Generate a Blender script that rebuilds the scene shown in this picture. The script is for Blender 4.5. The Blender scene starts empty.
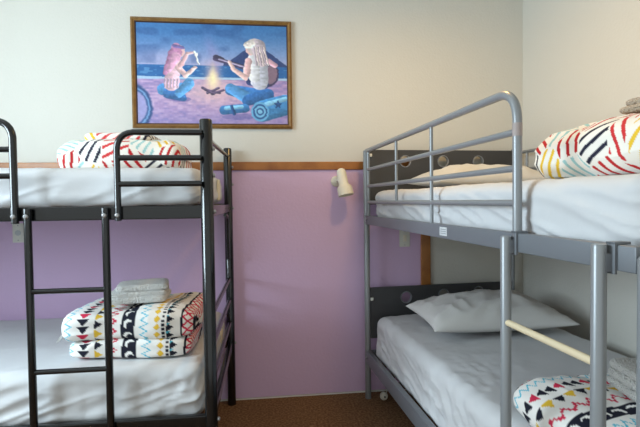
import bpy, math, random
import numpy as np
from mathutils import Vector, Matrix

S = bpy.context.scene
COL = S.collection

# ------------------------------------------------------------------ camera
H = 1.3112
PITCH, YAW, ROLL = .0289, .1165, -.0127
cam = bpy.data.cameras.new('camera')
cam.sensor_width = 36.0
cam.lens = 453.6 * 36.0 / 640.0
cam.clip_start = .02
camo = bpy.data.objects.new('camera', cam)
COL.objects.link(camo)
F0 = Vector((math.sin(YAW), math.cos(YAW), 0)); U0 = Vector((0, 0, 1)); R0 = Vector((math.cos(YAW), -math.sin(YAW), 0))
FW = F0 * math.cos(PITCH) - U0 * math.sin(PITCH); UP = F0 * math.sin(PITCH) + U0 * math.cos(PITCH)
R2 = R0 * math.cos(ROLL) + UP * math.sin(ROLL); U2 = UP * math.cos(ROLL) - R0 * math.sin(ROLL)
m = Matrix((R2, U2, -FW)).transposed().to_4x4()
m.translation = Vector((0, 0, H))
camo.matrix_world = m
S.camera = camo

# ------------------------------------------------------------------ light and exposure
S.view_settings.view_transform = 'Standard'
S.view_settings.look = 'None'
S.view_settings.gamma = 1.0
S.view_settings.use_curve_mapping = False
S.view_settings.exposure = 0.0

world = bpy.data.worlds.new('world')
S.world = world
world.use_nodes = True
bg = world.node_tree.nodes['Background']
bg.inputs['Color'].default_value = (.93, 1.0, .99, 1)
bg.inputs['Strength'].default_value = .84

def area(name, loc, target, sx, sy, power, color):
    l = bpy.data.lights.new(name, 'AREA')
    l.shape = 'RECTANGLE'; l.size = sx; l.size_y = sy; l.energy = power; l.color = color
    o = bpy.data.objects.new(name, l); COL.objects.link(o)
    o.location = loc
    o.rotation_euler = (Vector(target) - Vector(loc)).to_track_quat('-Z', 'Y').to_euler()
    return o
# daylight through the window in the left wall
area('window_daylight', (-2.50, 1.15, 1.75), (.2, 2.2, 1.25), 1.2, 1.1, 100, (.716, .886, 1.0))
# warm ceiling bulb over the right-hand bunk
area('ceiling_light', (.80, 1.95, 2.62), (.80, 1.95, 0), .18, .18, 10.5, (1.0, .60, .20))

# ------------------------------------------------------------------ helpers
def lin(c):
    return tuple(((x / 255) / 12.92 if x / 255 <= .04045 else ((x / 255 + .055) / 1.055) ** 2.4) for x in c)
def linA(a):
    a = np.asarray(a, float) / 255.0
    return np.where(a <= .04045, a / 12.92, ((a + .055) / 1.055) ** 2.4)

def mat(name, rgb, rough=.6, metal=0.0, bump=None, var=None, spec=None, coat=0, sheen=0, vcol=False, alpha=None):
    mt = bpy.data.materials.new(name); mt.use_nodes = True
    nt = mt.node_tree; b = nt.nodes['Principled BSDF']
    b.inputs['Roughness'].default_value = rough; b.inputs['Metallic'].default_value = metal
    if spec is not None: b.inputs['Specular IOR Level'].default_value = spec
    if coat: b.inputs['Coat Weight'].default_value = coat; b.inputs['Coat Roughness'].default_value = .12
    if sheen: b.inputs['Sheen Weight'].default_value = sheen
    tc = nt.nodes.new('ShaderNodeTexCoord')
    if vcol:
        vc = nt.nodes.new('ShaderNodeAttribute'); vc.attribute_name = 'Col'
        nt.links.new(vc.outputs['Color'], b.inputs['Base Color'])
    elif var:
        scale, rgb2, lo, hi = var
        n = nt.nodes.new('ShaderNodeTexNoise'); n.inputs['Scale'].default_value = scale; n.inputs['Detail'].default_value = 5
        r = nt.nodes.new('ShaderNodeValToRGB')
        r.color_ramp.elements[0].position = lo; r.color_ramp.elements[1].position = hi
        r.color_ramp.elements[0].color = (*lin(rgb), 1); r.color_ramp.elements[1].color = (*lin(rgb2), 1)
        nt.links.new(tc.outputs['Object'], n.inputs['Vector']); nt.links.new(n.outputs['Fac'], r.inputs['Fac'])
        nt.links.new(r.outputs['Color'], b.inputs['Base Color'])
    else:
        b.inputs['Base Color'].default_value = (*lin(rgb), 1)
    if bump:
        scale, strength, dist = bump
        n = nt.nodes.new('ShaderNodeTexNoise'); n.inputs['Scale'].default_value = scale; n.inputs['Detail'].default_value = 3
        bp = nt.nodes.new('ShaderNodeBump'); bp.inputs['Strength'].default_value = strength; bp.inputs['Distance'].default_value = dist
        nt.links.new(tc.outputs['Object'], n.inputs['Vector']); nt.links.new(n.outputs['Fac'], bp.inputs['Height'])
        nt.links.new(bp.outputs['Normal'], b.inputs['Normal'])
    return mt

M = dict(
    wall=mat('cream_plaster', (213, 210, 201), .85, bump=(70, .35, .004), spec=.2),
    lilac=mat('lilac_paint', (217, 187, 222), .55, bump=(55, .3, .004), spec=.35),
    ceil=mat('ceiling_paint', (235, 232, 224), .9),
    carpet=mat('brown_carpet', (112, 84, 60), .95, bump=(120, 1.0, .012), var=(75, (152, 120, 88), .38, .66), spec=.1),
    oak=mat('varnished_oak', (172, 112, 54), .38, var=(9, (146, 90, 42), .4, .65)),
    black=mat('black_gloss_metal', (12, 13, 16), .2, coat=.3, bump=(60, .08, .002)),
    silver=mat('silver_painted_metal', (142, 145, 148), .36, metal=.25, coat=.1),
    rail=mat('grey_painted_steel', (120, 124, 130), .42, metal=.25),
    panel=mat('dark_grey_board', (66, 66, 68), .5, bump=(120, .1, .001)),
    rim=mat('silver_ring', (150, 152, 156), .3, metal=.4),
    sheet=mat('white_cotton_sheet', (207, 208, 210), .75, bump=(22, .12, .01), spec=.25),
    sheet2=mat('white_cotton_pillowcase', (216, 215, 212), .8, bump=(26, .12, .008), spec=.2),
    duvet=mat('printed_cotton', (230, 230, 230), .8, vcol=True, bump=(300, .1, .001), spec=.2),
    towel=mat('white_terry_towel', (226, 225, 221), .95, bump=(140, 1.0, .02), spec=.1, sheen=.3),
    towelb=mat('beige_terry_towel', (208, 190, 168), .95, bump=(140, 1.0, .02), spec=.1, sheen=.3),
    towelg=mat('light_grey_terry_towel', (206, 203, 197), .95, bump=(140, 1.0, .02), spec=.1, sheen=.3),
    rung=mat('cream_rung', (222, 205, 172), .5),
    plastic=mat('cream_plastic', (232, 226, 208), .4),
    plate=mat('white_plastic', (222, 222, 214), .4),
    steelplate=mat('grey_plate', (178, 182, 186), .4, metal=.1),
    dark=mat('dark_slot', (60, 60, 62), .6),
    gold=mat('gilt_brown_frame', (128, 92, 46), .38, metal=.25, var=(30, (150, 112, 60), .35, .7)),
    goldin=mat('dark_inner_frame', (70, 44, 24), .5),
    paint=mat('painted_print', (100, 100, 100), .45, vcol=True),
    slat=mat('slat_wood', (112, 84, 60), .6),
    mattress=mat('mattress_ticking', (226, 214, 186), .8),
    tape=mat('pink_tape', (166, 152, 148), .6),
    bolt=mat('steel_bolt', (170, 170, 172), .3, metal=.8),
    cord=mat('white_cord', (215, 212, 200), .5),
    white=mat('white_window_paint', (235, 235, 232), .5),
    paper=mat('paper_label', (205, 207, 210), .6),
    ink=mat('label_ink', (120, 124, 130), .7),
)

def mesh_obj(name, V, Fc, m, parent=None, smooth=True, col=None, auto=None):
    me = bpy.data.meshes.new(name)
    me.from_pydata([tuple(map(float, v)) for v in V], [], [tuple(int(i) for i in f) for f in Fc])
    me.materials.append(m if not isinstance(m, str) else M[m])
    if smooth:
        me.polygons.foreach_set('use_smooth', [True] * len(me.polygons))
        if auto: me.set_sharp_from_angle(angle=math.radians(auto))
    if col is not None:
        at = me.color_attributes.new('Col', 'FLOAT_COLOR', 'POINT')
        c4 = np.ones((len(V), 4)); c4[:, :3] = col
        at.data.foreach_set('color', c4.ravel())
    me.update()
    o = bpy.data.objects.new(name, me); COL.objects.link(o)
    if parent: o.parent = parent
    return o

class MB:
    """collects boxes and tubes of one part into one mesh"""
    def __init__(s): s.V = []; s.F = []
    def add(s, V, Fc):
        n = len(s.V); s.V += [tuple(v) for v in V]; s.F += [tuple(i + n for i in f) for f in Fc]; return s
    def box(s, x0, x1, y0, y1, z0, z1, bev=0.0):
        if bev <= 0:
            V = [(x, y, z) for x in (x0, x1) for y in (y0, y1) for z in (z0, z1)]
            return s.add(V, [(0, 1, 3, 2), (4, 6, 7, 5), (0, 4, 5, 1), (2, 3, 7, 6), (0, 2, 6, 4), (1, 5, 7, 3)])
        V, Fc = rbox((x1 - x0) / 2, (y1 - y0) / 2, (z1 - z0) / 2, bev, 2, 2)[:2]
        return s.add(V + np.array([(x0 + x1) / 2, (y0 + y1) / 2, (z0 + z1) / 2]), Fc)
    def tube(s, pts, r, n=14, cap=True):
        pts = [Vector(p) for p in pts]
        k = len(pts); rings = []
        prev = None
        for i, p in enumerate(pts):
            if i == 0: t = pts[1] - pts[0]
            elif i == k - 1: t = pts[-1] - pts[-2]
            else: t = (pts[i + 1] - p).normalized() + (p - pts[i - 1]).normalized()
            t.normalize()
            if prev is None:
                a = Vector((0, 0, 1)) if abs(t.z) < .9 else Vector((1, 0, 0))
                u = t.cross(a).normalized()
            else:
                u = (prev - t * prev.dot(t)).normalized()
            prev = u; w = t.cross(u)
            rr = r[i] if isinstance(r, (list, tuple)) else r
            rings.append([p + (u * math.cos(2 * math.pi * j / n) + w * math.sin(2 * math.pi * j / n)) * rr for j in range(n)])
        V = [v for rg in rings for v in rg]; Fc = []
        for i in range(k - 1):
            for j in range(n):
                Fc.append((i * n + j, i * n + (j + 1) % n, (i + 1) * n + (j + 1) % n, (i + 1) * n + j))
        if cap:
            Fc.append(tuple(range(n - 1, -1, -1))); Fc.append(tuple((k - 1) * n + j for j in range(n)))
        return s.add(V, Fc)
    def obj(s, name, m, parent=None, auto=35):
        return mesh_obj(name, s.V, s.F, m, parent, True, auto=auto)

def bend(a, c, b, r, n=6):
    """points of a rounded corner at c between a and b"""
    a, c, b = Vector(a), Vector(c), Vector(b)
    u = (a - c).normalized(); w = (b - c).normalized()
    p0 = c + u * r; p1 = c + w * r
    return [tuple(p0 * (1 - t) ** 2 + c * (2 * t * (1 - t)) * .85 + (p0 + p1) / 2 * (2 * t * (1 - t)) * .15 + p1 * t * t) for t in [i / n for i in range(n + 1)]]

def rbox(hx, hy, hz, r, nmid, nr):
    """rounded box; returns V, F, N. nmid = cell count or spacing tuple"""
    def line(h, k):
        rr = min(r, h * .999)
        e = [-h + rr * (1 - math.cos(math.pi / 2 * i / (2 * nr))) * 1.0 for i in range(2 * nr)] if False else [-h + rr * i / nr for i in range(nr)]
        mid = list(np.linspace(-h + rr, h - rr, k + 1))
        return np.array(e + mid + [-x for x in reversed(e)])
    if isinstance(nmid, int): nmid = (nmid,) * 3
    L = [line(hx, nmid[0]), line(hy, nmid[1]), line(hz, nmid[2])]
    hs = np.array([hx, hy, hz])
    Vs = []; Fs = []; off = 0
    for ax in range(3):
        a, b = [(1, 2), (2, 0), (0, 1)][ax]
        for sg in (-1, 1):
            A, Bq = np.meshgrid(L[a], L[b], indexing='ij')
            P = np.zeros(A.shape + (3,)); P[..., a] = A; P[..., b] = Bq; P[..., ax] = sg * hs[ax]
            na, nb = A.shape
            idx = np.arange(na * nb).reshape(na, nb) + off
            q = np.stack([idx[:-1, :-1], idx[1:, :-1], idx[1:, 1:], idx[:-1, 1:]], -1).reshape(-1, 4)
            if sg < 0: q = q[:, ::-1]
            Vs.append(P.reshape(-1, 3)); Fs.append(q); off += na * nb
    V = np.concatenate(Vs); Fc = np.concatenate(Fs)
    key = np.round(V * 1e5).astype(np.int64)
    _, ui, inv = np.unique(key, axis=0, return_index=True, return_inverse=True)
    inv = inv.reshape(-1)
    V = V[ui]; Fc = inv[Fc]
    lim = np.maximum(hs - r, 0)
    C = np.clip(V, -lim, lim); d = V - C
    n = np.linalg.norm(d, axis=1, keepdims=True); N = d / np.maximum(n, 1e-9)
    # equalise angle on the rounded part
    V = C + N * np.minimum(r, hs.min())
    return V, Fc, N

def _h(i, j, k, seed):
    n = (i * 73856093) ^ (j * 19349663) ^ (k * 83492791) ^ (seed * 2654435)
    n = (n ^ (n >> 13)) * 1274126177
    n = n ^ (n >> 16)
    return (n & 0xffff) / 65535.0
def noise(P, scale, seed=0):
    """value noise in -1..1; scale = number or 3-vector (cells per metre)"""
    Q = np.asarray(P) * np.asarray(scale) + 100.0
    I = np.floor(Q).astype(np.int64); f = Q - I; f = f * f * (3 - 2 * f)
    o = 0
    for a in (0, 1):
        for b in (0, 1):
            for c in (0, 1):
                w = (f[:, 0] if a else 1 - f[:, 0]) * (f[:, 1] if b else 1 - f[:, 1]) * (f[:, 2] if c else 1 - f[:, 2])
                o = o + w * _h(I[:, 0] + a, I[:, 1] + b, I[:, 2] + c, seed)
    return o * 2 - 1
def ridge(P, scale, seed=0):
    return 1 - 2 * np.abs(noise(P, scale, seed)) ** .7

def tag(o, label=None, cat=None, group=None, kind=None):
    if label: o['label'] = label
    if cat: o['category'] = cat
    if group: o['group'] = group
    if kind: o['kind'] = kind
    return o
def empty(name, loc=(0, 0, 0), rz=0):
    o = bpy.data.objects.new(name, None); COL.objects.link(o); o.location = loc; o.rotation_euler = (0, 0, rz); o.empty_display_size = .1
    return o
def copy(o, parent, loc):
    c = o.copy(); COL.objects.link(c); c.parent = parent; c.location = loc
    for ch in list(o.children):
        copy(ch, c, ch.location)
    return c

# ------------------------------------------------------------------ the room
D = 3.0104        # back wall
LX = -2.42        # left wall
CZ = 2.72
RB = -.051        # the right-hand wall and bunk stand at this small angle to the back wall
YB = -.6          # the shell stops behind the camera
def struct(o): o['kind'] = 'structure'; return o
struct(MB().box(LX - .12, 2.3, D, D + .12, -.05, CZ + .05).obj('wall_back', 'wall'))
struct(MB().box(LX - .12, 2.3, YB - .6, D, -.06, 0).obj('floor', 'carpet'))
struct(MB().box(LX - .12, 2.3, YB - .6, D, CZ, CZ + .06).obj('ceiling', 'ceil'))
# right wall, turned with the bunk
wr = struct(MB().box(0, .12, -3.9, .15, 0, CZ).obj('wall_right', 'wall'))
wr.location = (1.792, D, 0); wr.rotation_euler = (0, 0, -RB)
# left wall with its window opening
w = MB()
w.box(LX - .12, LX, YB - .6, .55, 0, CZ); w.box(LX - .12, LX, 1.75, D, 0, CZ)
w.box(LX - .12, LX, .55, 1.75, 0, 1.2); w.box(LX - .12, LX, .55, 1.75, 2.3, CZ)
struct(w.obj('wall_left', 'wall'))
w = MB()
for a in ((.55, .60, 1.2, 2.3), (1.70, 1.75, 1.2, 2.3), (.55, 1.75, 1.2, 1.25), (.55, 1.75, 2.25, 2.3), (1.13, 1.17, 1.25, 2.25)):
    w.box(LX - .09, LX - .03, *a)
struct(w.obj('window_1', 'white'))
# lilac lower wall panel and oak strips
struct(MB().box(LX, 1.045, D - .008, D, .012, 1.52).obj('wall_panel', 'lilac'))
struct(MB().box(LX, 1.11, D - .022, D, 1.514, 1.567, .004).obj('trim_1', 'oak'))
struct(MB().box(1.043, 1.11, D - .022, D, .0, 1.514, .004).obj('trim_2', 'oak'))
struct(MB().box(LX, 1.043, D - .010, D, 0, .004, .0005).obj('baseboard_back', 'white'))

# ------------------------------------------------------------------ picture on the wall
px0, px1, pz0, pz1 = -.832, .176, 1.783, 2.478
pic = empty('framed_picture', ((px0 + px1) / 2, D, pz0))
tag(pic, 'gold framed picture of two people by a beach campfire', 'picture')
hw = (px1 - px0) / 2; ph = pz1 - pz0
def frame_ring(o, i, y0, y1, yi):
    """mitred moulding: outer half width/height inset o to inset i"""
    V = []; 
    for ins, y in ((o, -.001), (o, y0), ((o + i) / 2, y1), (i, yi), (i, -.001)):
        for sx, sz in ((-1, 0), (1, 0), (1, 1), (-1, 1)):
            V.append((sx * (hw - ins), -abs(y), (ph - ins) if sz else ins))
    Fc = []
    for k in range(4):
        for j in range(4):
            Fc.append((k * 4 + j, k * 4 + (j + 1) % 4, k * 4 + 4 + (j + 1) % 4, k * 4 + 4 + j))
    return V, Fc
fr = MB(); fr.add(*frame_ring(0, .024, .020, .030, .020)); fr.obj('frame', 'gold', pic)
fi = MB(); fi.add(*frame_ring(.024, .032, .020, .019, .013)); fi.obj('inner_frame', 'goldin', pic)

def make_art():
    nu, nv = 420, 280
    U, Vv = np.meshgrid(np.linspace(0, 1, nu), np.linspace(0, 1, nv))      # v from the top down
    asp = 1.48
    X = U * asp; Y = Vv
    P3 = np.stack([X.ravel(), Y.ravel(), 0 * X.ravel()], 1)
    N1 = noise(P3, (7, 12, 1), 3).reshape(X.shape); N2 = noise(P3, (22, 60, 1), 5).reshape(X.shape); N3 = noise(P3, 60, 6).reshape(X.shape)
    c = np.zeros(X.shape + (3,))
    def mixin(mask, col):
        mk = np.clip(mask, 0, 1)[..., None]
        c[:] = c * (1 - mk) + np.array(col, float) * mk
    X0, Y0 = X, Y
    X = X + .006 * N2 + .003 * N3; Y = Y + .004 * N1
    def sm(a, b, x): t = np.clip((x - a) / (b - a), 0, 1); return t * t * (3 - 2 * t)
    c[:] = (52, 106, 168)
    mixin(sm(.02, .42, Y), (136, 150, 196)); mixin(sm(.3, .42, Y) * .5, (186, 170, 200))
    mixin(sm(.1, .6, N1) * .45 * (Y < .4), (30, 62, 122))
    mixin(np.exp(-((X - .3) / .28) ** 2 - ((Y - .33) / .06) ** 2) * .35, (200, 170, 200))
    # hills, sea, sand
    hill = .42 - .16 * np.exp(-((X - 1.2) / .3) ** 2) - .05 * np.sin(X * 7) * (X > .9)
    mixin(sm(0, .012, Y - hill) * (X > .84), (38, 52, 104))
    mixin(sm(.41, .42, Y) * (1 - sm(.55, .56, Y + .0)), (26, 84, 150))
    mixin(sm(.45, .7, N2) * (Y > .42) * (Y < .54) * .4, (120, 170, 210))
    mixin((np.abs(Y - .545 - .008 * N1) < .012) * .8, (196, 214, 232))
    sand = sm(.55, .565, Y + .006 * N1)
    mixin(sand, (168, 132, 178)); mixin(sand * sm(-.1, .7, N2) * .6, (206, 168, 198)); mixin(sand * sm(.1, .8, -N2) * .5, (112, 100, 166))
    mixin(sand * sm(.8, 1, Y) * .4, (120, 110, 170))
    fx = .735
    mixin(sand * np.exp(-((X - fx) / .33) ** 2 - ((Y - .68) / .12) ** 2) * .7, (240, 190, 182))
    # smoke and fire
    mixin(np.exp(-((X - fx + .04 * np.sin(Y * 12)) / .055) ** 2) * sm(.02, .3, Y) * (Y < .6) * .45, (150, 132, 190))
    mixin(np.exp(-((X - fx) / .075) ** 2 - ((Y - .53) / .14) ** 2) * .8, (236, 170, 170))
    mixin(np.exp(-((X - fx) / (.012 + .05 * np.clip((Y - .36) / .22, 0, 1) ** 1.3)) ** 2 - ((Y - .54) / .11) ** 2), (255, 232, 178))
    def seg(x0, y0, x1, y1, r0, r1, col, a=1):
        dx, dy = x1 - x0, y1 - y0
        t = np.clip(((X - x0) * dx + (Y - y0) * dy) / (dx * dx + dy * dy + 1e-9), 0, 1)
        d = np.hypot(X - x0 - t * dx, Y - y0 - t * dy); r = r0 + (r1 - r0) * t
        sd = ((X - x0) * dy - (Y - y0) * dx) / (math.hypot(dx, dy) + 1e-6) / np.maximum(r, .003)
        if math.hypot(dx, dy) < .01: sd = (X - x0) / r
        sgn = 1 if (fx - x0) * dy - (.55 - y0) * dx > 0 else -1
        lt = np.clip(sd * sgn, -1, 1)[..., None] * .22 + N3[..., None] * .05 + N2[..., None] * .10
        mk = np.clip((1 - sm(0, .010, d - r)) * a, 0, 1)[..., None]
        c[:] = c * (1 - mk) + np.clip(np.array(col, float) * (1 + lt), 0, 255) * mk
    def ell(x, y, a, b, col, rot=0, al=1):
        cx, sx = math.cos(rot), math.sin(rot)
        u = (X - x) * cx + (Y - y) * sx; v = -(X - x) * sx + (Y - y) * cx
        mixin((1 - sm(.93, 1.07, np.hypot(u / a, v / b))) * al, col)
    for a in ((.66, .66, .80, .69), (.68, .69, .79, .64), (.72, .70, .84, .66), (.63, .64, .74, .70)):
        seg(*a, .008, .006, (84, 62, 92))
    # wheel at the left edge
    for rr, cc in ((.205, (26, 52, 108)), (.18, (120, 160, 206)), (.165, (34, 62, 118)), (.15, (150, 140, 190))):
        ell(-.06, .84, rr, rr * 1.15, cc)
    # seated figure on the left
    sh = (44, 96, 160)
    ell(.42, .755, .10, .028, (96, 84, 146), 0, .6)
    seg(.25, .66, .47, .635, .055, .045, (70, 132, 190)); seg(.30, .70, .44, .74, .05, .03, sh); seg(.50, .60, .40, .70, .05, .035, (86, 148, 204))
    seg(.36, .40, .33, .60, .062, .07, (226, 176, 186)); seg(.40, .44, .47, .52, .028, .02, (236, 182, 182)); seg(.47, .52, .56, .44, .02, .014, (240, 190, 186))
    seg(.42, .42, .49, .30, .022, .014, (236, 176, 178)); seg(.49, .30, .54, .29, .010, .008, (236, 180, 180))
    ell(.425, .275, .042, .058, (236, 184, 180)); ell(.385, .27, .055, .075, (196, 126, 158)); seg(.36, .30, .27, .50, .05, .018, (188, 118, 158)); seg(.38, .33, .31, .47, .04, .02, (214, 150, 178))
    seg(.36, .225, .45, .24, .012, .01, (110, 90, 150))
    for k in range(5): seg(.27 + .03 * k, .56, .265 + .03 * k, .64, .004, .002, (196, 160, 184))
    seg(.56, .28, .60, .40, .006, .004, (250, 230, 220)); ell(.585, .31, .014, .02, (255, 246, 236))
    # seated figure on the right with guitar
    ell(1.30, .50, .095, .12, (50, 40, 74), .3); ell(1.31, .50, .07, .095, (124, 92, 110), .3)
    seg(.78, .345, 1.16, .46, .017, .02, (52, 40, 70)); seg(.77, .335, .83, .355, .028, .024, (60, 44, 74))
    seg(.80, .345, 1.14, .445, .004, .004, (170, 150, 180))
    seg(.91, .66, 1.22, .72, .05, .075, (44, 100, 166)); seg(.91, .64, 1.08, .74, .045, .055, (78, 140, 200)); seg(1.08, .76, 1.28, .70, .05, .06, (36, 86, 150))
    seg(1.10, .57, 1.26, .60, .03, .03, (36, 46, 96))
    seg(1.18, .36, 1.20, .56, .10, .085, (196, 192, 206)); seg(1.14, .34, 1.15, .52, .055, .05, (224, 218, 224))
    seg(1.09, .36, 1.07, .50, .03, .03, (228, 176, 176)); seg(1.06, .53, .93, .44, .026, .017, (236, 184, 178)); seg(.94, .44, .90, .37, .016, .012, (238, 188, 180))
    seg(1.30, .36, 1.36, .40, .025, .02, (216, 160, 176))
    ell(1.11, .24, .045, .062, (234, 186, 180)); ell(1.16, .215, .085, .085, (208, 184, 182)); seg(1.19, .22, 1.23, .38, .075, .035, (190, 168, 176)); seg(1.12, .19, 1.08, .20, .04, .03, (240, 222, 214))
    for k in range(6): seg(1.15 + .02 * k, .22, 1.17 + .025 * k, .40, .004, .003, (206, 184, 180) if k % 2 else (176, 152, 164))
    # bag and bed roll in the foreground
    ell(.98, .93, .16, .03, (92, 84, 146), 0, .6)
    seg(.84, .86, 1.05, .84, .042, .04, (44, 100, 158)); seg(.86, .84, 1.02, .825, .016, .014, (120, 176, 212)); seg(.92, .82, .94, .90, .01, .01, (26, 62, 116))
    seg(1.22, .87, 1.46, .80, .10, .10, (52, 116, 174)); seg(1.24, .81, 1.46, .74, .02, .02, (122, 178, 214))
    for rr, cc in ((.098, (96, 160, 204)), (.078, (30, 72, 130)), (.06, (110, 170, 208)), (.04, (34, 76, 134)), (.022, (120, 176, 210))):
        ell(1.20, .875, rr * .92, rr, cc)
    for k in range(5):
        a = -math.pi / 2 + k * 2 * math.pi / 5
        seg(1.385, .80, 1.385 + .035 * math.cos(a), .80 + .035 * math.sin(a), .012, .002, (24, 58, 112))
    c += N3[..., None] * 6; c[:] = c * .93 + np.array((18, 24, 26))
    return np.clip(c, 0, 255), nu, nv
art, nu, nv = make_art()
ax0, ax1, az0, az1 = -hw + .031, hw - .031, .031, ph - .031
uu, vv = np.meshgrid(np.linspace(ax0, ax1, nu), np.linspace(az1, az0, nv))
V = np.stack([uu.ravel(), np.full(uu.size, -.0125), vv.ravel()], 1)
idx = np.arange(nu * nv).reshape(nv, nu)
Fq = np.stack([idx[:-1, :-1], idx[1:, :-1], idx[1:, 1:], idx[:-1, 1:]], -1).reshape(-1, 4)
mesh_obj('canvas', V, Fq, 'paint', pic, True, col=linA(art.reshape(-1, 3)))
MB().box(ax0 - .004, ax1 + .004, -.011, -.002, az0 - .004, az1 + .004).obj('backing_board', 'goldin', pic)

# ------------------------------------------------------------------ wall fittings
def screw(mb, x, z, y, r=.0035):
    mb.tube([(x, y + .001, z), (x, y - .0015, z)], r, 8)
# grey single socket, left
po = empty('wall_outlet', (-1.529, D - .008, 1.134))
tag(po, 'pale grey wall socket plate under the black upper bunk, left edge', 'outlet')
MB().box(-.033, .033, -.006, 0, -.060, .060, .003).obj('plate', 'plate', po)
s_ = MB(); s_.tube([(0, -.005, .0), (0, -.0085, .0)], .017, 20); s_.obj('socket', 'steelplate', po)
for zz in (.046, -.046):
    s_ = MB(); screw(s_, 0, zz, -.006); s_.obj('screw', 'bolt', po)
# white plate behind the grey bunk
po = empty('wall_outlet', (.930, D - .008, 1.046))
tag(po, 'white wall socket plate seen below the rail of the grey upper bunk', 'outlet')
MB().box(-.037, .037, -.006, 0, -.058, .058, .003).obj('plate', 'plate', po)
s_ = MB(); s_.box(-.012, .012, -.009, -.005, -.022, .022, .001); s_.obj('socket', 'plastic', po)
for zz in (.046, -.046):
    s_ = MB(); screw(s_, 0, zz, -.006); s_.obj('screw', 'bolt', po)

# reading lamp
lp = empty('wall_lamp', (.463, D - .008, 1.437))
tag(lp, 'small cream plastic reading spotlight mounted on the lilac wall', 'lamp')
def lathe(prof, n=24):
    V = []; Fc = []
    for r, t in prof:
        for j in range(n):
            a = 2 * math.pi * j / n; V.append((r * math.cos(a), r * math.sin(a), t))
    for i in range(len(prof) - 1):
        for j in range(n): Fc.append((i * n + j, i * n + (j + 1) % n, (i + 1) * n + (j + 1) % n, (i + 1) * n + j))
    return V, Fc
def placed(V, origin, axis):
    q = Vector((0, 0, 1)).rotation_difference(Vector(axis).normalized())
    return [tuple(Vector(origin) + q @ Vector(v)) for v in V]
V, Fc = lathe([(0, 0), (.037, 0), (.037, .008), (.032, .017), (.012, .022), (0, .022)])
b = mesh_obj('wall_base', placed(V, (0, 0, 0), (0, -1, 0)), Fc, 'plastic', lp, auto=50)
j_ = MB(); j_.tube([(0, -.014, 0), (.010, -.05, .006), (.020, -.066, .008)], .009, 12); j_.obj('arm', 'plastic', lp)
prof = [(r_ * 1.2, t_ * 1.22) for r_, t_ in [(0, 0), (.011, .002), (.021, .009), (.0255, .022), (.0265, .045), (.0265, .090), (.030, .095), (.0385, .102), (.0415, .112), (.042, .145), (.0425, .150), (.040, .150), (.038, .112), (.024, .098), (0, .096)]]
V, Fc = lathe(prof)
mesh_obj('lamp_shade', placed(V, (.018, -.068, .082), (.17, -.20, -1.0)), Fc, 'plastic', lp, auto=50)
V, Fc = lathe([(0, 0), (.012, .0), (.020, .014), (.024, .03), (.018, .046), (0, .05)])
mesh_obj('bulb', placed(V, (.018 + .162 * .115, -.068 - .19 * .115, .082 - .957 * .115), (.20, -.22, -1.0)), Fc, 'white', lp)

# ------------------------------------------------------------------ black bunk bed along the back wall
XL, YR, YF, BL = -.244, 2.949, 1.917, 2.02
bed = empty('bunk_bed', (XL, YF, 0))
tag(bed, 'black tubular metal bunk bed along the back wall on the left', 'bunk bed')
Wd = YR - YF
RP = .0262
def cap_post(x, y, h, r, mt, parent, name='post'):
    p = MB(); p.tube([(x, y, 0), (x, y, h - .006), (x, y, h)], [r, r, r * .86], 24)
    return p.obj(name, mt, parent)
p1 = cap_post(0, 0, 1.65, RP, 'black', bed)
for x, y in ((0, Wd), (-BL, 0), (-BL, Wd)): copy(p1, bed, (x, y, 0))
# side and end rails of both bunks
def left_rail(z0, z1, y, nm='side_rail'):
    o = MB().box(-BL + .02, -.02, y - .014, y + .014, z0, z1, .004).obj(nm, 'black', bed); return o
for z0, z1 in ((1.2434, 1.2978), (.372, .424)):
    left_rail(z0, z1, -.002); left_rail(z0, z1, Wd + .002)
    for x in (0, -BL):
        MB().box(x - .014, x + .014, .02, Wd - .02, z0 + .003, z1 - .003, .004).obj('end_rail', 'black', bed)
    s0 = MB(); s0.box(-.045, .045, .014, Wd - .014, 0, .012, .003)
    sl = s0.obj('slat', 'slat', bed); zs = z1 - (.016 if z1 > 1 else .046); sl.location = (-.10, 0, zs)
    for k in range(1, 12): copy(sl, bed, (-.10 - k * .165, 0, zs))
# guard rail near the post
def bolt_at(x, y, z, parent, ax=(0, -1, 0), mt='bolt'):
    b = MB(); a = Vector(ax)
    b.tube([Vector((x, y, z)), Vector((x, y, z)) + a * .006, Vector((x, y, z)) + a * .009], [.009, .009, .005], 10)
    return b.obj('bolt', mt, parent)
def guard(xa, xb, ztop, bars, zb, y, r, both=False):
    """curved tube rising at xa and running to xb (or coming down again)"""
    pts = [(xa, y, zb)] + bend((xa, y, zb), (xa, y, ztop), (xb, y, ztop), .065)
    if both: pts += bend((xa, y, ztop), (xb, y, ztop), (xb, y, zb), .065) + [(xb, y, zb)]
    else: pts += [(xb, y, ztop)]
    g = MB(); g.tube(pts, r); g = g.obj('guard_rail', 'black', bed, auto=60)
    for z in bars:
        q = MB(); q.tube([(min(xa, xb) + .004, y, z), (max(xa, xb) - .004, y, z)], .0115); q.obj('bar', 'black', g, auto=60)
    return g
yo = -.030
guard(-.588 - XL, -.012, 1.592, (1.490, 1.386), 1.24, yo, .0125)
bolt_at(-.588 - XL, yo - .010, 1.262, bed)
guard(-.972 - XL, -BL + .05, 1.634, (1.523, 1.420), 1.235, yo, .014)
bolt_at(-.972 - XL, yo - .011, 1.262, bed)
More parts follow.
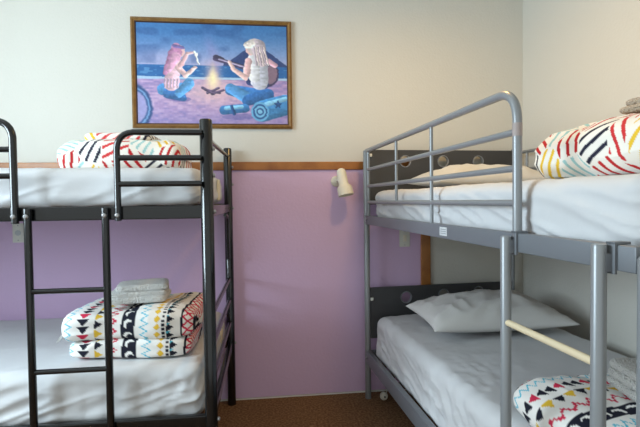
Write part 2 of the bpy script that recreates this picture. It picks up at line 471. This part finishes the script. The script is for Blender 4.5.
# ladder
ld = MB()
for x in (-.923, -.634): ld.tube([(x - XL - .002, yo - .003, 1.292), (x - XL - .002, yo - .003, .0)], .0145)
ldo = ld.obj('ladder', 'black', bed, auto=60)
for z in (.968, .649, .33):
    q = MB(); q.tube([(-.923 - XL, yo - .003, z), (-.634 - XL, yo - .003, z)], .0105); q.obj('rung', 'black', ldo, auto=60)
for x in (-.925, -.636): bolt_at(x - XL, yo - .014, 1.262, ldo)
for x in (-.905, -.61):
    pass
# end bars: one on the upper bunk, four between the lower rails
q = MB(); q.tube([(0, .0, 1.575), (0, Wd, 1.600)], .0115); q.obj('end_bar', 'black', bed, auto=60)
q = MB(); q.tube([(-BL, .0, 1.575), (-BL, Wd, 1.600)], .0115); q.obj('end_bar', 'black', bed, auto=60)
for x in (0, -BL):
    for z in (.822, .688, .542):
        q = MB(); q.tube([(x, .0, z), (x, Wd, z)], .0115); q.obj('end_bar', 'black', bed, auto=60)
# bent tube corner bracket under the upper bunk at the wall post
q = MB(); q.tube([(0, .78, 1.232)] + bend((0, .78, 1.232), (0, .93, 1.232), (0, .965, 1.0), .06) + [(0, .966, .95)], .010); q.obj('brace', 'black', bed, auto=60)
for z in (1.27, 1.42, 1.53, .40):
    bolt_at(.0262, 0, z, bed, (1, 0, 0)); bolt_at(.0262, Wd, z, bed, (1, 0, 0))

# ------------------------------------------------------------------ mattresses
def mattress(name, sx, sy, h, loc, rz, seed, r=.045, label='', corner=None, wr=1.0, group=None):
    hx, hy, hz = sx / 2, sy / 2, h / 2
    V, Fc, N = rbox(hx, hy, hz, r, (int(sx / .016), int(sy / .016), max(6, int(h / .010))), 7)
    ztop = (V[:, 2] + hz) / h
    # soft overall undulation and sag at the edges
    d = .0045 * noise(V, (3, 3, 2), seed) + .0022 * noise(V, (9, 9, 4), seed + 1)
    # stretched wrinkles on the sides, fanning towards the hem
    side = np.clip(1 - np.abs(N[:, 2]), 0, 1) * np.clip(1.15 - ztop, 0, 1)
    Q = V.copy(); Q[:, 2] *= 1.0
    Q2 = np.stack([V[:, 0] + .8 * V[:, 2], V[:, 1] + .8 * V[:, 2], V[:, 2] - .35 * V[:, 0] - .3 * V[:, 1]], 1)
    d += wr * side * (.007 * ridge(Q2, (4, 4, 26), seed + 2) + .003 * ridge(Q, (24, 24, 4), seed + 3))
    if corner:
        for cx, cy, rad in corner:
            g = np.exp(-(((V[:, 0] - cx) ** 2 + (V[:, 1] - cy) ** 2) / rad ** 2))
            Q3 = np.stack([V[:, 0] - .6 * V[:, 2], V[:, 1] - .6 * V[:, 2], V[:, 2]], 1)
            d += g * .009 * ridge(Q3, (20, 20, 5), seed + 5) * (1 - .5 * np.abs(N[:, 2]))
    # faint creases on the top
    top = np.clip(N[:, 2], 0, 1)
    Q4 = np.stack([V[:, 0] + .5 * V[:, 1], V[:, 1] - .4 * V[:, 0], V[:, 2]], 1)
    d += top * .0022 * ridge(Q4, (5, 16, 1), seed + 7)
    V = V + N * d[:, None]
    V[:, 2] = np.maximum(V[:, 2], -hz) + hz
    o = mesh_obj(name, V, Fc, 'sheet')
    o.location = loc; o.rotation_euler = (0, 0, rz)
    return o
m1 = mattress('mattress', 1.94, .95, .160, (XL - .035 - .97, YF + .035 + .475, 1.2985), 0, 11)
tag(m1, 'mattress in white fitted sheet on top bunk of the black bed', 'mattress')
m2 = mattress('mattress', 1.94, .975, .235, (XL - .035 - .97, YF + .020 + .4875, .392), 0, 23, r=.055, wr=1.3, corner=[(.97, -.475, .3)])
tag(m2, 'mattress in white fitted sheet on bottom bunk of the black bed', 'mattress')
for mo, z0, z1 in ((m1, .02, .14), (m2, .02, .17)):
    q = MB(); q.box(.969, .980, .20, .28, z0, z1, .003); t = q.obj('care_label', 'mattress', mo)
    t['label'] = 'cream fabric label'

# ------------------------------------------------------------------ grey bunk bed along the right wall
gb = empty('bunk_bed', (.647, 2.9098, 0), -RB)
tag(gb, 'silver grey metal bunk bed along the right wall', 'bunk bed')
# local frame: x across the bed, y negative towards the camera
W = 1.0455; GL = 2.095
cap = cap_post(0, 0, 1.632, .0192, 'silver', gb)
po2 = cap_post(W, 0, 1.645, .0125, 'silver', gb)
p3 = cap_post(0, -GL, 1.19, .0192, 'silver', gb); cap_post(W, -GL, 1.5, .0125, 'silver', gb)
for x in (0, W):
    MB().box(x - .013, x + .013, -GL + .017, -.017, 1.1533, 1.2089, .003).obj('side_rail', 'rail', gb)
    MB().box(x - .016, x + .016, -GL + .017, -.017, .2414, .3231, .003).obj('side_rail', 'rail', gb)
for z0, z1 in ((1.157, 1.205), (.247, .318)):
    for y in (0, -GL):
        MB().box(.017, W - .013, y - .011, y + .011, z0, z1, .003).obj('end_rail', 'rail', gb)
    s0 = MB(); s0.box(.014, W - .014, -.04, .04, 0, .010, .002)
    sl = s0.obj('slat', 'slat', gb); zs = z1 - (.036 if z1 > 1 else .062); sl.location = (0, -.12, zs)
    for k in range(1, 12): copy(sl, gb, (0, -.12 - k * .168, zs))

def holed_panel(x0, x1, z0, z1, y, th, holes, r, parent, name):
    """board with round holes cut through it"""
    V = []; Fc = []; n = 32
    xs = [x0]
    for a, b_ in zip(holes[:-1], holes[1:]): xs.append((a[0] + b_[0]) / 2)
    xs.append(x1)
    for i, (hx, hz_) in enumerate(holes):
        xa, xb = xs[i], xs[i + 1]
        base = len(V)
        for yy in (y - th / 2, y + th / 2):
            for j in range(n):
                a = 2 * math.pi * (j + .5) / n
                ca, sa = math.cos(a), math.sin(a)
                V.append((hx + r * ca, yy, hz_ + r * sa))
            for j in range(n):
                a = 2 * math.pi * (j + .5) / n
                ca, sa = math.cos(a), math.sin(a)
                tx = ((xb - hx) / ca if ca > 0 else (xa - hx) / ca) if abs(ca) > 1e-6 else 1e9
                tz = ((z1 - hz_) / sa if sa > 0 else (z0 - hz_) / sa) if abs(sa) > 1e-6 else 1e9
                t = min(tx, tz); V.append((hx + t * ca, yy, hz_ + t * sa))
            # corners
        for j in range(n):
            k = (j + 1) % n
            Fc.append((base + j, base + k, base + n + k, base + n + j))
            Fc.append((base + 2 * n + j, base + 3 * n + j, base + 3 * n + k, base + 2 * n + k))
            Fc.append((base + j, base + 2 * n + j, base + 2 * n + k, base + k))
            Fc.append((base + n + j, base + n + k, base + 3 * n + k, base + 3 * n + j))
        # corner fillers
        for cx, cz in ((xa, z0), (xb, z0), (xb, z1), (xa, z1)):
            def kk(j):
                v = V[base + n + j]; return v
            for j in range(n):
                k = (j + 1) % n
                a_, b2 = kk(j), kk(k)
                if (abs(a_[0] - cx) < 1e-6 and abs(b2[2] - cz) < 1e-6 and abs(a_[2] - cz) > 1e-6) or (abs(a_[2] - cz) < 1e-6 and abs(b2[0] - cx) < 1e-6 and abs(a_[0] - cx) > 1e-6):
                    q0 = len(V); V.append((cx, y - th / 2, cz)); V.append((cx, y + th / 2, cz))
                    Fc.append((base + n + j, base + n + k, q0)); Fc.append((base + 3 * n + k, base + 3 * n + j, q0 + 1))
                    Fc.append((base + n + j, q0, q0 + 1, base + 3 * n + j)); Fc.append((q0, base + n + k, base + 3 * n + k, q0 + 1))
    o = mesh_obj(name, V, Fc, 'panel', parent, True, auto=25)
    return o
def ringobj(x, z, y, r, parent):
    V, Fc = lathe([(r - .001, -.012), (r + .004, -.012), (r + .004, .012), (r - .001, .012), (r - .001, -.012)], 32)
    return mesh_obj('hole_rim', [(v[0] + x, v[2] + y, v[1] + z) for v in V], Fc, 'rim', parent, auto=40)
up_holes = [(.265, 1.562), (.530, 1.562), (.783, 1.562)]
lo_holes = [(.265, .660), (.530, .664), (.783, .672)]
hp = holed_panel(.020, W - .013, 1.28, 1.636, 0, .018, up_holes, .036, gb, 'headboard')
for x, z in up_holes: ringobj(x, z, 0, .036, hp)
hp = holed_panel(.020, W - .013, .40, .734, 0, .018, lo_holes, .036, gb, 'headboard')
for x, z in lo_holes: ringobj(x, z, 0, .036, hp)
hp = MB().box(.020, W - .013, -GL - .009, -GL + .009, .40, .70, .003).obj('footboard', 'panel', gb)
for z in (1.60, .66):
    MB().box(.018, .036, -.020, -.009, z - .010, z + .010, .002).obj('bracket', 'plate', gb)
# guard rail on the open side
GY = -1.655
top = [(0, -.012, 1.628)] + bend((0, 0, 1.628), (0, GY, 1.628), (0, GY, 1.16), .085, 10) + [(0, GY, 1.160)]
top = [(p[0] - .0, p[1], p[2]) for p in top]
g = MB(); g.tube(top, .0137, 16); gr = g.obj('guard_rail', 'silver', gb, auto=60)
for z in (1.505, 1.398, 1.296):
    q = MB(); q.tube([(0, -.05, z), (0, GY, z)], .0105); q.obj('bar', 'silver', gr, auto=60)
q = MB(); q.tube([(0, -.052, 1.62), (0, -.052, 1.20)], .0105); q.obj('bar', 'silver', gr, auto=60)
q = MB(); q.tube([(0, -.59, 1.625), (0, -.59, 1.296)], .0078); q.obj('bar', 'silver', gr, auto=60)
q = MB(); q.tube([(0, -1.04, 1.625), (0, -1.04, 1.20)], .0078); q.obj('bar', 'silver', gr, auto=60)
q = MB(); q.tube([(0, GY, 1.492), (0, GY, 1.530)], .0142, 16); t = q.obj('tape', 'tape', gr); t['label'] = 'band of pinkish tape'
# wall side guard rail
g = MB(); g.tube([(W, -.01, 1.615), (W, -1.0, 1.615)], .011); gr2 = g.obj('guard_rail', 'silver', gb, auto=60)
q = MB(); q.tube([(W, -.01, 1.50), (W, -1.0, 1.50)], .010); q.obj('bar', 'silver', gr2, auto=60)
for y in (-.16, -.42, -.7, -1.0):
    q = MB(); q.tube([(W, y, 1.618), (W, y, 1.20)], .0085); q.obj('bar', 'silver', gr2, auto=60)
# ladder hooked on the side rail
LXo = -.037
ld = MB()
for y in (-1.655, -2.008): ld.tube([(LXo, y, 0), (LXo, y, 1.196 if y > -1.8 else 1.205), (LXo, y, 1.200 if y > -1.8 else 1.209)], [.0155, .0155, .014], 16)
ldo = ld.obj('ladder', 'silver', gb, auto=60)
for z in (.947, .61, .28):
    q = MB(); q.tube([(LXo, -1.660, z), (LXo, -2.003, z)], .0098); t = q.obj('rung', 'rung', ldo, auto=60); t['label'] = 'cream coated rung'
for y in (-1.655, -2.008):
    yy = y - .012
    q = MB()
    q.box(-.020, -.013, yy - .012, yy + .012, 1.146, 1.214, .001); q.box(-.020, .020, yy - .012, yy + .012, 1.209, 1.215, .001); q.box(-.034, -.018, yy - .004, yy + .012, 1.15, 1.19, .001)
    q.obj('hook', 'rail', ldo)
for y in (-.045, -1.62):
    bolt_at(-.013, y, 1.18, gb, (-1, 0, 0))
for y in (-.04,): bolt_at(-.016, y, .285, gb, (-1, 0, 0))
q = MB(); q.box(-.0145, -.0128, -1.215, -1.15, 1.165, 1.199)
lb = q.obj('sticker', 'paper', gb); lb['label'] = 'small pale paper sticker on the rail'
q = MB()
for z in (1.173, 1.181, 1.189): q.box(-.0149, -.0144, -1.208, -1.158, z, z + .0022)
q.obj('printed_lines', 'ink', lb)

def gloc(x, y, z):      # bed-local point to world
    c, s = math.cos(-RB), math.sin(-RB)
    return (.647 + c * x - s * y, 2.9098 + s * x + c * y, z)
m3 = mattress('mattress', .97, 1.98, .183, gloc(.527, -1.045, 1.1815), -RB, 37, r=.045, wr=1.4, corner=[(-.49, .99, .35)])
tag(m3, 'mattress in white fitted sheet on top bunk of the silver bed', 'mattress')
m4 = mattress('mattress', .965, 1.98, .297, gloc(.522, -1.045, .268), -RB, 41, r=.06, wr=1.2, corner=[(-.49, .99, .35), (-.49, -.1, .4)])
tag(m4, 'mattress in white fitted sheet on bottom bunk of the silver bed', 'mattress')

# ------------------------------------------------------------------ pillows
def pillow(sx, sy, T, seed, loc, rot):
    n = 70; k = 50
    t = np.linspace(-1, 1, n); s = np.linspace(-1, 1, k)
    t = np.sin(t * math.pi / 2) * .5 + t * .5; s = np.sin(s * math.pi / 2) * .5 + s * .5
    A, B_ = np.meshgrid(t, s, indexing='ij')
    prof = (np.clip((1 - np.abs(A) ** 2.6) * (1 - np.abs(B_) ** 2.6), 0, 1)) ** .55
    pinx = 1 - .07 * (1 - B_ ** 2); piny = 1 - .09 * (1 - A ** 2)
    X = A * sx / 2 * pinx; Y = B_ * sy / 2 * piny
    P = np.stack([X.ravel(), Y.ravel(), 0 * X.ravel()], 1)
    ang = np.arctan2(np.abs(B_), np.abs(A))
    wr = 1.5 * (.010 * noise(P, (7, 7, 1), seed) + .006 * ridge(np.stack([P[:, 0] + P[:, 1] * .7, P[:, 1] - P[:, 0] * .5, P[:, 2]], 1), (5, 15, 1), seed + 1) + .004 * ridge(P, (14, 9, 1), seed + 2)).reshape(X.shape)
    Zt = T * prof * .68 + wr * prof ** .6
    Zb = -T * prof * .32
    idx = np.arange(n * k).reshape(n, k)
    Vt = np.stack([X.ravel(), Y.ravel(), Zt.ravel()], 1); Vb = np.stack([X.ravel(), Y.ravel(), Zb.ravel()], 1)
    edge = np.zeros((n, k), bool); edge[0] = edge[-1] = True; edge[:, 0] = edge[:, -1] = True
    mp = np.where(edge, idx, idx + n * k)
    Fc = [tuple(q) for q in np.stack([idx[:-1, :-1], idx[1:, :-1], idx[1:, 1:], idx[:-1, 1:]], -1).reshape(-1, 4)]
    Fc += [tuple(q) for q in np.stack([mp[:-1, :-1], mp[:-1, 1:], mp[1:, 1:], mp[1:, :-1]], -1).reshape(-1, 4)]
    V = np.concatenate([Vt, Vb])
    used = np.unique(np.array(Fc).ravel()); rem = -np.ones(len(V), int); rem[used] = np.arange(len(used))
    V = V[used]; Fc = rem[np.array(Fc)]
    o = mesh_obj('pillow', V, Fc, 'sheet2'); o.location = loc; o.rotation_euler = rot
    return o
pl = pillow(.80, .50, .185, 5, gloc(.565, -.49, .646), (math.radians(2), math.radians(0), -RB + math.radians(-3)))
tag(pl, 'white pillow on bottom bunk of the silver bed by its headboard', 'pillow')
pl = pillow(.78, .48, .13, 9, gloc(.60, -.36, 1.416), (math.radians(1), math.radians(-1), -RB + math.radians(4)))
tag(pl, 'white pillow on top bunk of the silver bed by its headboard', 'pillow')

# ------------------------------------------------------------------ folded bedding
WH = (236, 233, 228)
def pat_bands(v, s, seed=0):
    """woven-look border print: v = metres across the bands, s = metres along them"""
    v = (v + .335) / 1.32; s = s / 1.25
    c = np.empty((len(v), 3)); c[:] = WH
    per = .43
    q = np.mod(v, per)
    def put(mask, col): c[mask] = col
    red, blk, cy, ye = (206, 46, 78), (28, 30, 44), (76, 182, 206), (228, 186, 60)
    tri = lambda x, p: np.abs(np.mod(x, p) / p * 2 - 1)          # 0..1..0
    # band 1: dark edged red lattice (0 - .045)
    b = (q < .045); put(b & ((q < .007) | (q > .038)), blk)
    l = (q - .0225) / .0155
    put(b & (np.abs(l) < 1) & ((np.abs(np.abs(l) - tri(s, .030)) < .28)), red)
    # thin cyan zigzag .058 - .085
    l = (q - .0715) / .011; put(np.abs(l - (tri(s, .026) * 2 - 1)) * (np.abs(l) < 1.3) + 9 * (np.abs(l) >= 1.3) < .30, cy)
    # black and red arrow stack .10 - .14
    l = np.abs(q - .120) / .020; fr = np.mod(s, .024) / .024; put((l < 1) & (l < 1 - fr) & (fr < .85), blk)
    l2 = np.abs(q - .120) / .020; sel = np.mod(np.floor(s / .024), 3) == 1; put((l2 < 1) & (l2 < 1 - fr) & (fr < .85) & sel, red)
    # yellow / black triangles .155-.18
    l = (q - .155) / .026; fr = np.mod(s, .03) / .03; put((l > 0) & (l < 1) & (np.abs(fr - .5) * 2 < 1 - l) , ye)
    sel = np.mod(np.floor(s / .03), 2) == 1; put((l > 0) & (l < 1) & (np.abs(fr - .5) * 2 < 1 - l) & sel, blk)
    # red stepped zigzag .195-.225
    ss = np.floor(s / .005) * .005
    l = (q - .21) / .013; put((np.abs(l - (tri(ss, .034) * 2 - 1)) < .42) & (np.abs(l) < 1.5), red)
    # wide black band with white crescents .24-.285
    b = (q > .24) & (q < .285); put(b, blk)
    fs = np.mod(s, .038) - .019; l = q - .2625
    put(b & (np.hypot(l, fs) < .0135) & (np.hypot(l - .006, fs - .006) > .0115), WH)
    # cyan zigzag .30-.33
    l = (q - .315) / .012; put((np.abs(l - (tri(s, .022) * 2 - 1)) < .34) & (np.abs(l) < 1.35), cy)
    # small yellow diamonds and black dots .345-.375
    l = (q - .358) / .012; fr = (np.mod(s, .022) / .022 - .5) * 2; put(np.abs(l) + np.abs(fr) < .95, ye)
    put((np.abs(q - .378) < .005) & (np.mod(s, .012) < .007), blk)
    # black / cyan triangles .388-.42
    l = (q - .388) / .024; fr = np.mod(s, .024) / .024; put((l > 0) & (l < 1) & (np.abs(fr - .5) * 2 < 1 - l), blk)
    put((l > 0) & (l < .55) & (np.abs(fr) * 2 < .55 - l), cy)
    return c
def pat_dashes(v, s, seed=0, own=None):
    """patches of short parallel strokes, each patch with its own colour and slant"""
    rnd = random.Random(seed)
    cols = [(190, 34, 40), (34, 36, 56), (232, 190, 52), (158, 200, 200), (34, 36, 56), (196, 40, 44), (206, 52, 56)]
    c = np.empty((len(v), 3)); c[:] = (240, 235, 226)
    cell = .19
    vv = v + .35 * s
    pts = []
    for i in range(-8, 12):
        for j in range(-8, 14):
            pts.append(((i + rnd.uniform(.2, .8)) * cell, (j + rnd.uniform(.2, .8)) * cell, rnd.choice([-1.05, -.55, .3, .6, 1.0, 1.3]), cols[(i * 3 + j * 2) % 7], rnd.uniform(0, .03), rnd.choice([.036, .040, .046])))
    if own: vv = v; pts = [(p[0], p[1], p[2], cols[p[3]], p[4], p[5]) for p in own]
    best = np.full(len(v), 9.); sec = np.full(len(v), 9.); bi = np.zeros(len(v), int)
    for k, p in enumerate(pts):
        d = np.hypot(v - p[0], s - p[1])
        nb = d < best
        sec = np.where(nb, best, np.minimum(sec, d)); best = np.where(nb, d, best); bi = np.where(nb, k, bi)
    inside = (sec - best) > (.006 if own else .014)
    for k in np.unique(bi):
        p = pts[k]; mk = (bi == k) & inside
        t = (v - p[0]) * math.cos(p[2]) + (s - p[1]) * math.sin(p[2]) + p[4]
        st = np.mod(t, p[5]) < p[5] * .36
        c[mk & st] = p[3]
    return c

def folded(name, layers, pattern, m, seed, spacing=.0042, vcol=True):
    """stack of soft folds; every layer = (cx, cy, z0, length, depth, height, skew, e)"""
    Vs = []; Fs = []; Cs = []; off = 0
    for li, (cx, cy, z0, L, dp, h, skew, e) in enumerate(layers):
        per = 2 * (dp + h)
        nu = max(24, int(per / spacing)); nv = max(16, int(L / spacing))
        th = np.linspace(0, 2 * math.pi, nu, endpoint=False) + math.pi * .5     # start on top; seam hidden by phase
        t = np.linspace(-1, 1, nv); t = .55 * t + .45 * np.sin(t * math.pi / 2)
        td = np.linspace(0, 2 * math.pi, 4001) - math.pi * .5
        yd = np.sign(np.cos(td)) * np.abs(np.cos(td)) ** e * dp / 2; zd = np.sign(np.sin(td)) * np.abs(np.sin(td)) ** e * h / 2
        ad = np.concatenate([[0], np.cumsum(np.hypot(np.diff(yd), np.diff(zd)))])
        th = np.interp(np.linspace(0, ad[-1], nu, endpoint=False), ad, td)
        TH, TT = np.meshgrid(th, t, indexing='xy')
        sc = np.clip(1 - np.abs(TT) ** 9, 0, 1) ** (1 / 3.0); sc = np.maximum(sc, .03)
        cy_, sy_ = np.cos(TH), np.sin(TH)
        Yl = np.sign(cy_) * np.abs(cy_) ** e * dp / 2; Zl = np.sign(sy_) * np.abs(sy_) ** e * h / 2
        xx = TT * L / 2
        Y = Yl * (.72 + .28 * sc); Z = Zl * sc
        # arc length coordinate
        ring = np.stack([np.append(Yl[0], Yl[0, 0]), np.append(Zl[0], Zl[0, 0])], 1)
        arc = np.concatenate([[0], np.cumsum(np.hypot(*np.diff(ring, axis=0).T))])[:-1]
        ARC = np.tile(arc, (nv, 1))
        X = xx + skew * Yl
        P = np.stack([X.ravel(), Y.ravel(), Z.ravel()], 1)
        Nn = np.stack([np.where(np.abs(TT) > .97, np.sign(TT) * .5, 0).ravel(), cy_.ravel(), sy_.ravel()], 1)
        S3 = P + np.array([seed * 1.7 + li, li * 2.3, 0])
        d = np.minimum(h, .11) * (.13 * noise(S3, (5, 5, 6), seed) + .05 * noise(S3, (13, 11, 14), seed + 1)) + .004 * ridge(S3, (9, 22, 24), seed + 2)
        d *= np.clip(h / .08, .4, 1)
        P = P + Nn * d[:, None]
        # crease lines pulled in where the fold is tucked
        P[:, 2] = (np.maximum(P[:, 2], -h * .36) + h * .36) * 1.14
        P += np.array([cx, cy, z0])
        idx = np.arange(nu * nv).reshape(nv, nu) + off
        nx = np.roll(idx, -1, axis=1)
        q = np.stack([idx[:-1], nx[:-1], nx[1:], idx[1:]], -1).reshape(-1, 4)
        Fs += [tuple(a) for a in q]; Fs.append(tuple(idx[0][::-1])); Fs.append(tuple(idx[-1]))
        Vs.append(P)
        if vcol:
            wob = .012 * noise(S3, (4, 4, 4), seed + 4)
            afront = float(np.interp(math.pi, td, ad))
            Cs.append(pattern((xx.ravel() + cx + skew * 1.5 * (ARC.ravel() - per * .6)) + wob, ARC.ravel() - afront + wob * .6 + li * .37, seed))
        off += nu * nv
    V = np.concatenate(Vs)
    return mesh_obj(name, V, Fs, m, None, True, col=linA(np.concatenate(Cs)) if vcol else None)

# lower bunk, black bed
z = .637
dv = folded('folded_duvet', [(.0, -.01, 0, .52, .42, .090, .02, .48), (.005, .0, .080, .56, .44, .128, .03, .48)], pat_bands, 'duvet', 3)
dv.location = (-.602, 2.25, z); dv.rotation_euler = (0, 0, 0)
tag(dv, 'folded duvet with coloured zigzag bands on bottom bunk of black bed', 'duvet')
q = MB(); rnd = random.Random(4)
for k in range(16):
    y = -.17 + k * .016
    x = -.285; zz = .115 + rnd.uniform(-.02, .02)
    q.tube([(x + .02, y, zz), (x - .012, y, zz - .006), (x - .024 + rnd.uniform(-.006, .006), y - .006, zz - .030 + rnd.uniform(-.01, .01))], .0022, 5)
fo = q.obj('fringe', 'towel', dv); fo['label'] = 'white tasselled edge'
tw = folded('folded_towel', [(0, 0, 0, .262, .20, .030, .05, .35), (.004, .01, .026, .25, .19, .026, -.02, .35), (.016, .02, .050, .228, .18, .030, -.06, .4)], None, 'towel', 7, .004, False)
tw.location = (-.600, 2.20, z + .222); tw.rotation_euler = (0, math.radians(-1), math.radians(6))
tag(tw, 'folded white towel on the duvet of the black bottom bunk', 'towel')

# upper bunk, black bed
dv = folded('folded_duvet', [(.0, 0, 0, .56, .42, .165, .0, .62), (-.02, .02, .150, .30, .30, .045, .04, .6)], lambda v, s, sd: pat_dashes(v, s, sd, [
    (-.245, -.060, -1.1, 3, 0, .026), (-.205, .030, .1, 0, .004, .034), (-.215, -.14, .9, 3, 0, .03), (-.120, -.015, .52, 1, .004, .040), (-.120, .075, .3, 2, 0, .03),
    (-.155, .065, .8, 3, 0, .03), (0, -.02, 1.2, 6, 0, .036), (-.03, .08, -.5, 5, 0, .036), (.095, .030, -.6, 0, .004, .038), (.14, -.05, .4, 3, 0, .034),
    (.165, .070, .9, 1, 0, .034), (.185, -.070, -.4, 2, 0, .034), (.235, -.01, .3, 0, 0, .032), (-.1, -.2, .8, 5, 0, .034), (.05, -.2, -.4, 1, 0, .036), (.2, -.2, .5, 3, 0, .034),
    (-.2, -.35, .2, 1, 0, .036), (0, -.38, -.8, 2, 0, .036), (.2, -.36, .7, 0, 0, .036), (0, .36, .9, 6, 0, .03), (.2, .35, .5, 1, 0, .034), (-.2, .38, -.6, 2, 0, .034)]), 'duvet', 12)
dv.location = (-.690, 2.42, 1.462)
tag(dv, 'folded duvet with coloured strokes on top bunk of the black bed', 'duvet')

# upper bunk, silver bed
dv = folded('folded_duvet', [(0, 0, 0, .56, .68, .185, .0, .66)], lambda v, s, sd: pat_dashes(v, s, sd, [
    (-0.26, 0.015, 0.12, 1, 0.004, 0.03), (-0.22, -0.05, -0.95, 0, 0, 0.032), (-0.17, 0.03, 0.5, 2, 0, 0.034), (-0.155, -0.075, 0.1, 3, 0.01, 0.036), (-0.085, -0.035, -0.12, 0, 0.004, 0.038), (-0.07, 0.065, -0.6, 3, 0.004, 0.032), (0.03, -0.025, 1.0, 1, 0, 0.032), (-0.03, -0.1, 0.5, 0, 0, 0.03), (0.07, 0.085, -0.6, 5, 0, 0.032), (0.16, -0.025, 0.5, 2, 0, 0.034), (-0.1, -0.175, -0.9, 3, 0, 0.032), (0.1, -0.265, 0.95, 1, 0, 0.034), (0.12, -0.025, -0.5, 6, 0, 0.03), (0.2, -0.425, 0.3, 2, 0, 0.03), (0.22, -0.125, -0.9, 3, 0, 0.036), (-0.1, -0.275, 0.9, 5, 0, 0.03), (-0.15, -0.525, -0.5, 5, 0, 0.04), (0, -0.625, 0.8, 1, 0, 0.04), (0.2, -0.675, -0.4, 0, 0, 0.04), (-0.2, -0.775, 0.3, 2, 0, 0.04), (-0.25, -0.225, 0.3, 1, 0, 0.026)]), 'duvet', 21, .0027)
dv.location = gloc(.515, -1.70, 1.372); dv.rotation_euler = (0, 0, math.radians(-90 + 6))
tag(dv, 'folded duvet with coloured strokes on top bunk of silver bed', 'duvet')
tw = folded('folded_towel', [(0, 0, 0, .26, .22, .026, .05, .55), (.01, .0, .022, .24, .2, .026, .0, .55)], None, 'towelb', 15, .005, False)
tw.location = gloc(.50, -1.70, 1.566); tw.rotation_euler = (0, 0, math.radians(20))
tag(tw, 'folded beige towel on the duvet at the right edge, top silver bunk', 'towel')

# lower bunk, silver bed
dv = folded('folded_duvet', [(0, 0, 0, .58, .60, .125, .05, .66)], pat_bands, 'duvet', 31)
dv.location = gloc(.42, -1.72, .572); dv.rotation_euler = (0, 0, math.radians(-90 + 10))
tag(dv, 'folded duvet with coloured zigzag bands on bottom bunk of silver bed', 'duvet')
tw = folded('folded_towel', [(0, 0, 0, .30, .26, .030, .02, .35), (.0, .0, .027, .29, .255, .030, .0, .35), (.005, .005, .054, .285, .25, .028, .0, .35)], None, 'towelg', 19, .005, False)
tw.location = gloc(.475, -1.735, .709); tw.rotation_euler = (0, 0, math.radians(-8))
tag(tw, 'folded light grey towel on the duvet of the silver bottom bunk', 'towel')

# ------------------------------------------------------------------ plug on the floor
pg = empty('power_plug', (.742, 2.87, 0))
tag(pg, 'white round plug with cord on the floor under the silver bed', 'plug')
V, Fc = lathe([(0, 0), (.022, 0), (.026, .006), (.026, .016), (.019, .024), (0, .026)])
mesh_obj('plug_body', placed(V, (0, -.0, .028), (-.25, -1, .15)), Fc, 'cord', pg, auto=50)
q = MB(); q.tube([(0, -.026, .030), (-.002, -.034, .031)], .006, 8); q.obj('plug_pin', 'dark', pg)
q = MB(); pts = []
for k in range(25):
    a = k / 24
    pts.append((.01 + .13 * a, .0 + .05 * math.sin(a * 5), .028 + .035 * math.sin(a * math.pi) * (1 if a < .5 else 1) - .022 * a))
q.tube(pts, .0035, 8); q.obj('cord', 'cord', pg, auto=60)

for o in list(COL.objects):
    if o.parent is None and 'category' in o:
        gname = {'mattress': 'mattresses on the four bunks', 'pillow': 'white pillows on the silver bed', 'duvet': 'folded duvets on the bunks', 'towel': 'folded towels on the duvets', 'bunk bed': 'metal bunk beds', 'outlet': 'wall socket plates'}.get(o['category'])
        if gname: o['group'] = gname
